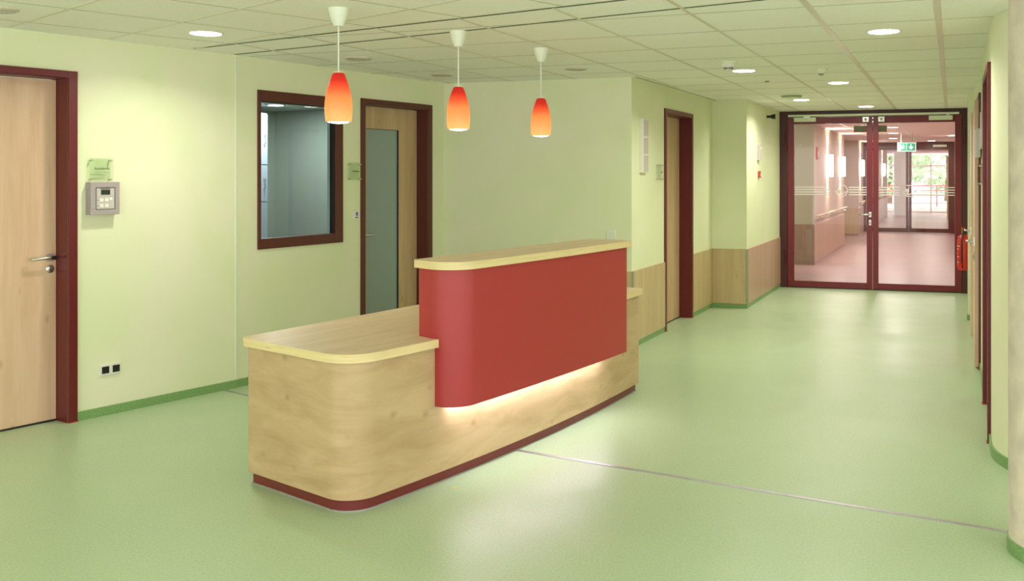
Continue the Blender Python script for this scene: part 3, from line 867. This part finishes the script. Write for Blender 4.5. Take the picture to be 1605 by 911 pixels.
for cx_ in (.060, .094):
    for cz in (.048, .084):
        link('key', B(cx_, cx_ + .024, -dd - .001, -dd + .003, cz, cz + .022), 'white', fp_, bevel=.001)
for cz in (.058, .095):
    link('key_lamp', LA([(.003, -dd), (.003, -dd + .003)], 10, (.050, 0, cz), 'y'), 'black', fp_)
link('divider_lines', boxes((.040, .156, -dd + .0012, -dd + .003, .119, .1202), (.088, .0892, -dd + .0012, -dd + .003, .042, .119), (.124, .1252, -dd + .0012, -dd + .003, .042, .119)), 'ink_pale', fp_)
link('status_lamp', LA([(.005, -dd - .001), (.005, -dd + .003)], 12, (.134, 0, .104), 'y'), mat('green_led', (.3, .9, .5), .4, var=.02, emit=(.3, 1, .55), estr=2.5), fp_)
text_obj('panel_text', 'ZIMMERTERMINAL', .0085, 'ink', fp_, (.096, -dd, .168), FRONT)

def socket(ln, s, z, n, lb, body='white', insert='black', sz=.08, name='wall_socket', vertical=False):
    r = ln.root(name, s, 0, z); tag(r, lb, 'wall socket')
    W_ = sz * (n if not vertical else 1); H_ = sz * (n if vertical else 1)
    link('cover_frame', B(0, W_, -.010, 0, 0, H_), body, r, bevel=.002)
    for k in range(n):
        x0 = sz * k if not vertical else 0; z0 = sz * k if vertical else 0
        i_ = link('socket_insert', B(x0 + .014, x0 + sz - .010, -.012, -.009, z0 + .013, z0 + sz - .013), insert, r)
        link('socket_cup', LA([(.001, -.0122), (.019, -.0122), (.021, -.0128), (.021, -.0118), (.001, -.0118)], 20, (x0 + sz / 2 + .002, 0, z0 + sz / 2), 'y', False), 'black' if insert == 'black' else 'offwhite', i_)
    return r
socket(W1, W1s + .122, .262, 2, 'white double socket with two black inserts low on the left wall', sz=.0715)
socket(WB, 1.677, .99, 1, 'white switch on the alcove back wall above the counter', insert='offwhite', name='wall_switch', sz=.08)['category'] = 'switch'
r = W2.root('wall_switch', 1.235, 0, 1.195); tag(r, 'small white keypad with blue key beside the glazed door', 'switch')
link('cover_frame', B(0, .08, -.010, 0, 0, .08), 'white', r, bevel=.002)
link('blue_key', B(.032, .055, -.013, -.009, .032, .064), 'blue', r)
link('key_legend', boxes(*[(.024 + .013 * k, .034 + .013 * k, -.012, -.009, .013, .022) for k in range(3)]), 'ink', r)

# corridor left wall fittings
r = W3.root('wall_panel', .22, 0, 1.60); tag(r, 'tall narrow white signal panel in three sections on the corridor corner', 'wall panel')
link('panel_box', B(0, .165, -.035, 0, 0, .505), 'white', r, bevel=.002)
for k in range(3):
    link('grey_field', B(.020, .155, -.037, -.034, .008 + k * .166, .160 + k * .166), 'grey_side', r)
r = W5.root('wall_box', .65, 0, 1.76); tag(r, 'small white box high on the wall left of the double door', 'wall box')
link('box_housing', B(0, .11, -.04, 0, 0, .20), 'grey_side', r, bevel=.003); link('box_lens', B(.03, .08, -.043, -.039, .14, .17), 'white', r)
r = W5.root('call_point', .70, 0, 1.54); tag(r, 'small red call point below the white box', 'call point')
link('red_housing', B(0, .06, -.03, 0, 0, .085), 'signal_red', r, bevel=.003); link('push_field', B(.015, .045, -.033, -.029, .02, .06), 'white', r)
r = W5.root('door_magnet', 1.276, 0, 2.338); tag(r, 'black door holding magnet on a stem beneath the ceiling', 'door magnet')
link('stem', TU([(0, 0, 0), (0, -.045, 0)], .018, 14), 'black', r, smooth=40)
link('magnet_cone', LA([(.012, -.05), (.028, -.085), (.034, -.12), (.034, -.128)], 20, (0, .01, 0), 'y'), 'black', r, smooth=40)
link('wall_plate', LA([(.032, -.008), (.032, 0)], 20, (0, 0, 0), 'y'), 'offwhite', r, smooth=40)
socket(W5, .72, .27, 2, 'white stacked double socket on the rosy wainscot', insert='offwhite', sz=.055, vertical=True)

# right wall panels
r = WR.root('notice_frame', rs_(1.95), 0, 1.78); tag(r, 'slim pale framed notice above the acrylic sign on the right wall', 'notice')
link('notice_board', B(0, .50, -.016, 0, 0, .27), 'grey_side', r, bevel=.002); link('notice_edge', B(-.006, 0, -.020, 0, -.004, .274), 'white', r)
r = WR.root('notice_frame', rs_(2.44), .012, 1.72); tag(r, 'slim pale notice nearer to the middle right door', 'notice')
link('notice_board', B(0, .30, -.03, 0, 0, .22), 'grey_side', r, bevel=.002); link('notice_edge', B(-.006, 0, -.034, 0, -.004, .224), 'white', r)

# fire extinguisher
ex = empty('fire_extinguisher', RS.pt(1.30, .138, 0)[:2] + (0,), RS.rot); tag(ex, 'red fire extinguisher with yellow tag hanging beside the double door', 'fire extinguisher')
link('cylinder', LA([(.03, .425), (.076, .435), (.082, .46), (.082, .79), (.070, .83), (.040, .852), (.018, .858)], 32), 'red', ex, smooth=50)
link('valve', boxes((-.018, .018, -.018, .018, .855, .90), (-.055, .055, -.014, .014, .90, .912)), 'black', ex, bevel=.003)
link('squeeze_lever', B(-.02, .075, -.012, .012, .925, .937), 'red', ex, bevel=.002)
link('yellow_tag', boxes((-.030, .030, -.030, -.024, .87, .885), (-.030, .030, -.030, -.024, .935, .945), (-.030, -.016, -.030, -.024, .885, .935), (.016, .030, -.030, -.024, .885, .935)), 'yellow', ex)
link('hose', TU([(.02, 0, .88), (.07, -.02, .87), (.10, -.03, .80), (.10, -.03, .55), (.095, -.02, .46)], .009, 10), 'black', ex, smooth=60)
for z, a0_, a1_ in ((.775, -2.4, -1.6), (.715, -2.5, -.7), (.68, -2.3, -.9), (.63, -2.5, -1.2), (.585, -2.4, -.8), (.56, -2.4, -1.3), (.52, -2.5, -.9), (.48, -2.3, -1.3)):
    n = 12; bm = bmesh.new()
    for i in range(n):
        b0 = a0_ + (a1_ - a0_) * i / n; b1 = a0_ + (a1_ - a0_) * (i + 1) / n; R = .0826
        v = [bm.verts.new((R * math.cos(t) , R * math.sin(t), zz)) for t, zz in ((b0, z), (b1, z), (b1, z + .008), (b0, z + .008))]
        bm.faces.new(v)
    link('label_line', bm, 'white', ex)
link('wall_bracket', boxes((-.03, .03, .075, .137, .50, .52), (-.03, .03, .075, .137, .78, .80), (-.03, .03, .128, .137, .50, .80)), 'black', ex)
link('base_studs', boxes((-.05, -.02, -.02, .02, .415, .430), (.02, .05, -.02, .02, .415, .430)), 'black', ex)

# ------------------------------------------------------------------ column
cl = empty('column', (1.993, 3.97, 0)); cl['kind'] = 'structure'
link('column_shaft', LA([(.25, .0), (.25, CEIL - .001)], 96), 'concrete', cl, smooth=40)
link('column_skirting', LA([(.2505, 0), (.256, 0), (.256, .058), (.2505, .060)], 96, close=False), 'base', cl, smooth=30)

# ------------------------------------------------------------------ corridor beyond the glass door
C1 = Line((1.9, 13.72), (2.75, 16.0)); CF = Line((2.9, 17.04), (3.85, 16.70))
C2 = Line((3.85, 16.70), (5.59, 21.35)); C3 = Line((5.20, 21.50), (6.30, 25.02)); C4 = Line((6.20, 25.04), (6.86, 24.80)); C5 = Line((6.86, 24.80), (7.45, 26.42))
C2b = Line((5.59, 21.35), (5.2, 21.50))
D2 = Line((7.40, 26.57), (9.75, 25.68)); C6 = Line((7.45, 26.55), (11.05, 36.0)); C7 = Line((11.05, 36.0), (11.6, 35.8))
CR = Line((13.6, 36.0), (4.98, 12.75))
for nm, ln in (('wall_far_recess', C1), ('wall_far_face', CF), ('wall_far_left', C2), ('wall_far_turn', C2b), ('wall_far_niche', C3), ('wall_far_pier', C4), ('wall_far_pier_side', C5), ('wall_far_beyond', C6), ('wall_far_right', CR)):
    wall(nm, ln, mt='shaded_wall' if nm in ('wall_far_face', 'wall_far_recess') else 'cream_wall', thick=.1)
k = 19
for ln in (CF, C2, C4, C5, C6):
    mt = 'brown_w' if ln is CF else 'wood_w' if ln is C4 else 'wood_pink'
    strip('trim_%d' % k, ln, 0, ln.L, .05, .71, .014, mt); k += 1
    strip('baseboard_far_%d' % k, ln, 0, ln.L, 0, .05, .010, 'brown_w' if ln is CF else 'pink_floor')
# handrails
def handrail(ln, a, b, lb):
    r = ln.root('handrail', a, 0, 0); tag(r, lb, 'handrail')
    link('rail', TU([(0, -.03, .86), (.02, -.07, .86), (b - a - .02, -.07, .86), (b - a, -.03, .86)], .019, 12), 'wood_top', r, smooth=50)
    n = max(2, int((b - a) / .8))
    for i in range(n):
        x = .15 + (b - a - .3) * i / (n - 1)
        link('rail_bracket', TU([(x, -.002, .80), (x, -.06, .80), (x, -.07, .845)], .007, 8), 'steel', r)
handrail(C2, .1, C2.L - .05, 'wooden handrail on the near left wall beyond the glass door')
handrail(C5, .25, C5.L - .3, 'short wooden handrail left of the second glass door')
handrail(C6, .4, 7.5, 'wooden handrail beyond the second glass door')
# sconces
def sconce(ln, s, z, lb, p=9):
    r = ln.root('wall_sconce', s, 0, z); tag(r, lb, 'wall lamp', 'glowing wall sconces in the far corridor')
    n = 12; R = .11
    prof = [(R * math.cos(math.pi + math.pi * i / n), -.02 + -.8 * R * math.sin(math.pi * i / n)) for i in range(n + 1)]
    bm = PR(prof, -.20, .22); link('sconce_shade', bm, 'sconce', r, smooth=40)
    link('wall_mount', B(-.05, .05, -.02, 0, -.12, .14), 'steel', r)
    for zz, rx in ((.27, math.pi), (-.25, 0)):
        ld = bpy.data.lights.new('sconce_glow', 'SPOT'); ld.energy = p * 2.6; ld.color = (1, .88, .72); ld.spot_size = math.radians(100); ld.spot_blend = .6; ld.shadow_soft_size = .04
        lo = bpy.data.objects.new('sconce_glow', ld); COL.objects.link(lo); lo.parent = r; lo.location = (0, -.055, zz); lo.rotation_euler = (rx, 0, 0)
sconce(C2, 1.95, 1.745, 'nearest glowing wall sconce beyond the glass door')
sconce(C2, 4.20, 1.745, 'second glowing wall sconce beyond the glass door')
sconce(C5, .70, 1.745, 'third glowing sconce, partly hidden by the middle door stile')
sconce(C6, 7.6, 1.745, 'glowing wall sconce seen through the second glass door')
o = C2.root('call_point', .25, 0, 1.85); tag(o, 'small red box on the wall corner beyond the glass door', 'call point')
link('red_housing', B(0, .12, -.03, 0, 0, .22), 'signal_red', o, bevel=.003); link('push_field', B(.03, .09, -.033, -.029, .06, .14), 'white', o)

# second glass door
g2 = D2.root('door_8', 0); tag(g2, 'second brown framed double glass door deeper in the corridor', 'door', kind='structure')
L2 = D2.L
link('outer_frame', boxes((0, .10, -.03, .05, 0, CEIL - .004), (L2 - .14, L2, -.03, .05, 0, CEIL - .004), (.10, L2 - .14, -.03, .05, 2.33, CEIL - .004)), 'frame_d', g2)
mx_ = 1.29
for x0, x1 in ((.10, mx_ - .003), (mx_ + .003, L2 - .14)):
    lf = link('door_leaf', boxes((x0, x0 + .07, -.02, .03, .01, 2.33), (x1 - .07, x1, -.02, .03, .01, 2.33), (x0 + .07, x1 - .07, -.02, .03, .01, .12), (x0 + .07, x1 - .07, -.02, .03, 2.26, 2.33)), 'frame_d', g2)
    link('glass_pane', B(x0 + .07, x1 - .07, 0, .008, .12, 2.26), 'pane', lf)
lever_handle(lf, mx_ - .05, -.02, 1.03, -1, plate='long')
link('door_closer', B(L2 - .60, L2 - .25, -.07, -.02, 2.33, 2.39), 'offwhite', g2); link('door_closer', B(.2, .5, -.07, -.02, 2.33, 2.39), 'offwhite', g2)

# exit signs
r = empty('exit_sign', (6.68, 20.4, 2.17), GD.rot); tag(r, 'green hanging exit sign with running man and down arrow', 'exit sign')
link('sign_body', B(-.19, .19, -.02, .02, -.095, .095), 'white_sign', r, bevel=.003)
link('green_field', boxes((-.175, -.012, -.023, -.019, -.08, .08), (-.002, .175, -.023, -.019, -.08, .08)), 'green_sign', r)
bm = bmesh.new()
def quad(bm, p, y0=-.0255, y1=-.0225):
    a = [bm.verts.new((q[0], y0, q[1])) for q in p]; b = [bm.verts.new((q[0], y1, q[1])) for q in p]
    bm.faces.new(a); bm.faces.new(b[::-1])
    for i in range(len(p)): bm.faces.new((a[i], a[(i + 1) % len(p)], b[(i + 1) % len(p)], b[i]))
quad(bm, [(.075, .055), (.10, .055), (.10, .0), (.075, .0)])
quad(bm, [(.04, .005), (.135, .005), (.0875, -.055)])
link('down_arrow', bm, 'white_sign', r)
bm = bmesh.new()
quad(bm, [(-.165, .065), (-.115, .065), (-.115, -.065), (-.165, -.065)])
quad(bm, [(-.075, .055), (-.055, .055), (-.055, .035), (-.075, .035)])
quad(bm, [(-.095, .03), (-.06, .03), (-.07, -.01), (-.09, -.01)])
quad(bm, [(-.09, -.01), (-.075, -.01), (-.045, -.03), (-.052, -.04)])
quad(bm, [(-.09, -.01), (-.08, -.01), (-.098, -.055), (-.108, -.05)])
quad(bm, [(-.062, .03), (-.035, .005), (-.042, -.002), (-.066, .018)])
link('running_figure', bm, 'white_sign', r)
for x in (-.115, .115): link('hanger', B(x - .005, x + .005, -.004, .004, .105, CEIL - 2.17), 'dull_sign', r)
link('top_plate', B(-.19, .25, -.03, .03, .098, .105), 'dull_sign', r)
r = empty('exit_sign', (3.95, 13.6, 2.232), GD.rot); tag(r, 'dark grey-green hanging sign behind the middle stile of the door', 'exit sign')
link('sign_body', B(-.24, .21, -.02, .02, -.045, .045), 'dull_sign', r, bevel=.003)
for x in (-.095, .095): link('hanger', B(x - .005, x + .005, -.004, .004, .045, CEIL - 2.232), 'steel', r)

# far corridor lights
far_l = [(4.62, 15.9), (4.35, 14.9), (7.35, 18.6), (8.10, 21.6), (5.6, 17.9), (6.4, 20.4), (7.3, 23.3), (8.8, 24.9), (9.3, 29.0), (11.2, 32.5), (10.6, 29.8)]
names = ['first', 'leftmost', 'right hand', 'smaller right hand', 'central', 'farther central', 'left hand farther', 'last', 'reflected looking', 'most distant', 'low']
desc = ['just behind the top rail of the double door', 'above the left door leaf', 'right of the exit sign, first', 'right of the exit sign, second', 'in mid ceiling behind the stile',
        'above the exit sign', 'near the third wall sconce', 'just before the second glass door', 'seen left through the second glass door', 'seen right through the second glass door', 'seen centrally through the second glass door']
for (x, y), ds in zip(far_l, desc):
    r = empty('ceiling_downlight', (x, y, CEIL)); tag(r, 'glowing far corridor downlight ' + ds, 'ceiling light', 'far corridor downlights')
    link('trim_ring', LA([(.094, -.004), (.112, -.004), (.112, -.0003), (.094, -.0003)], 24, close=False), 'white', r)
    link('diffuser', LA([(.001, -.006), (.09, -.0055), (.094, -.001), (.001, -.001)], 24, close=False), 'lamp_far', r)
    ld = bpy.data.lights.new('downlight_lamp', 'AREA'); ld.shape = 'DISK'; ld.size = .17; ld.energy = 13; ld.color = (1, .93, .88)
    lo = bpy.data.objects.new('downlight_lamp', ld); COL.objects.link(lo); lo.parent = r; lo.location = (0, 0, -.012)
# far ceiling bars
bm = bmesh.new()
dv = Vector((.3507, .9365)); nv = Vector((.9365, -.3507))
for k_, o_ in enumerate((-.1, .85, 1.8)):
    p = Vector((2.9, 13.5)) + nv * (o_ + .3)
    q = p + dv * 22
    n = nv * .012
    prism(bm, [p - n, p + n, q + n, q - n], CEIL - .003, CEIL)
tag(link('trim_40', bm, 'white'), kind='structure')

# end of the corridor: pillars and glazing
o = link('wall_end_pillar', PR([(11.72, 37.3), (12.15, 37.15), (12.25, 37.45), (11.8, 37.6)], 0, CEIL), mat('pale_pillar', (.86, .88, .80), .8, var=.02)); tag(o, kind='structure')
o = link('wall_yellow_pier', PR([(12.85, 34.8), (13.25, 34.65), (13.35, 34.9), (12.95, 35.05)], 0, 2.2), mat('yellow_pier', (.80, .74, .42), .8, var=.02)); tag(o, kind='structure')
EG = Line((11.0, 40.9), (15.6, 39.2))
wg = EG.root('window_2', 0); tag(wg, 'bright glazed end wall with white bars looking onto trees', 'window', kind='structure')
fr = link('window_frame', boxes(*[(x, x + .07, 0, .07, 0, CEIL) for x in (0, 1.2, 2.4, 3.2, 4.8)], (0, 4.87, 0, .07, 0, .06), (0, 4.87, 0, .07, 1.92, 1.99), (0, 4.87, 0, .07, 2.38, CEIL), (0, 4.87, -.02, .08, .70, .76)), 'white', wg)
link('window_pane', B(.02, 4.85, .03, .036, .06, 2.38), 'pane', wg)
# outside
tag(link('terrace', B(4, 40, 40.2, 90, -.06, -.02), 'paving'), 'pale sunlit terrace outside the end window', 'terrace', kind='structure')
rl = empty('terrace_railing', (17.2, 48, 0)); tag(rl, 'red metal terrace railing outside the end window', 'railing')
link('top_rail', B(-6, 8, -.03, .03, 1.0, 1.06), 'signal_red', rl)
for i in range(8): link('post', B(-6 + 2 * i, -5.95 + 2 * i, -.025, .025, -.02, 1.0), 'signal_red', rl)
link('cross_rail', boxes((-6, 8, -.01, .01, .15, .18), (-6, 8, -.01, .01, .45, .48), (-6, 8, -.01, .01, .75, .78)), 'signal_red', rl)

def tree(x, y, h, R, lb, seed):
    rnd = random.Random(seed)
    r = empty('garden_tree', (x, y, -.02)); tag(r, lb, 'tree', 'trees outside the end window')
    link('trunk', TU([(0, 0, 0), (.08, .03, h * .3), (0, 0, h * .62)], [.16, .12, .06], 8), 'bark', r)
    bm = bmesh.new()
    for i in range(1500):
        a = rnd.uniform(0, 2 * math.pi); z = rnd.uniform(-1, 1); rr = rnd.uniform(.35, 1) ** .5
        s_ = math.sqrt(1 - z * z)
        c = Vector((R * rr * s_ * math.cos(a), R * rr * s_ * math.sin(a), h * .54 + h * .46 * z * rr))
        u = Vector((rnd.gauss(0, 1), rnd.gauss(0, 1), rnd.gauss(0, 1))).normalized(); v = u.orthogonal().normalized()
        sz = rnd.uniform(.12, .26)
        bm.faces.new([bm.verts.new(c + u * sz), bm.verts.new(c + v * sz * .6), bm.verts.new(c - u * sz), bm.verts.new(c - v * sz * .6)])
    link('crown', bm, 'leaf', r)
tree(16.4, 53, 5.6, 2.2, 'leafy tree at the left of the garden view', 1)
tree(21.6, 58.5, 6.0, 2.8, 'leafy tree in the centre of the garden view', 2)
tree(20.9, 50.5, 4.6, 1.9, 'leafy tree at the right of the garden view', 3)
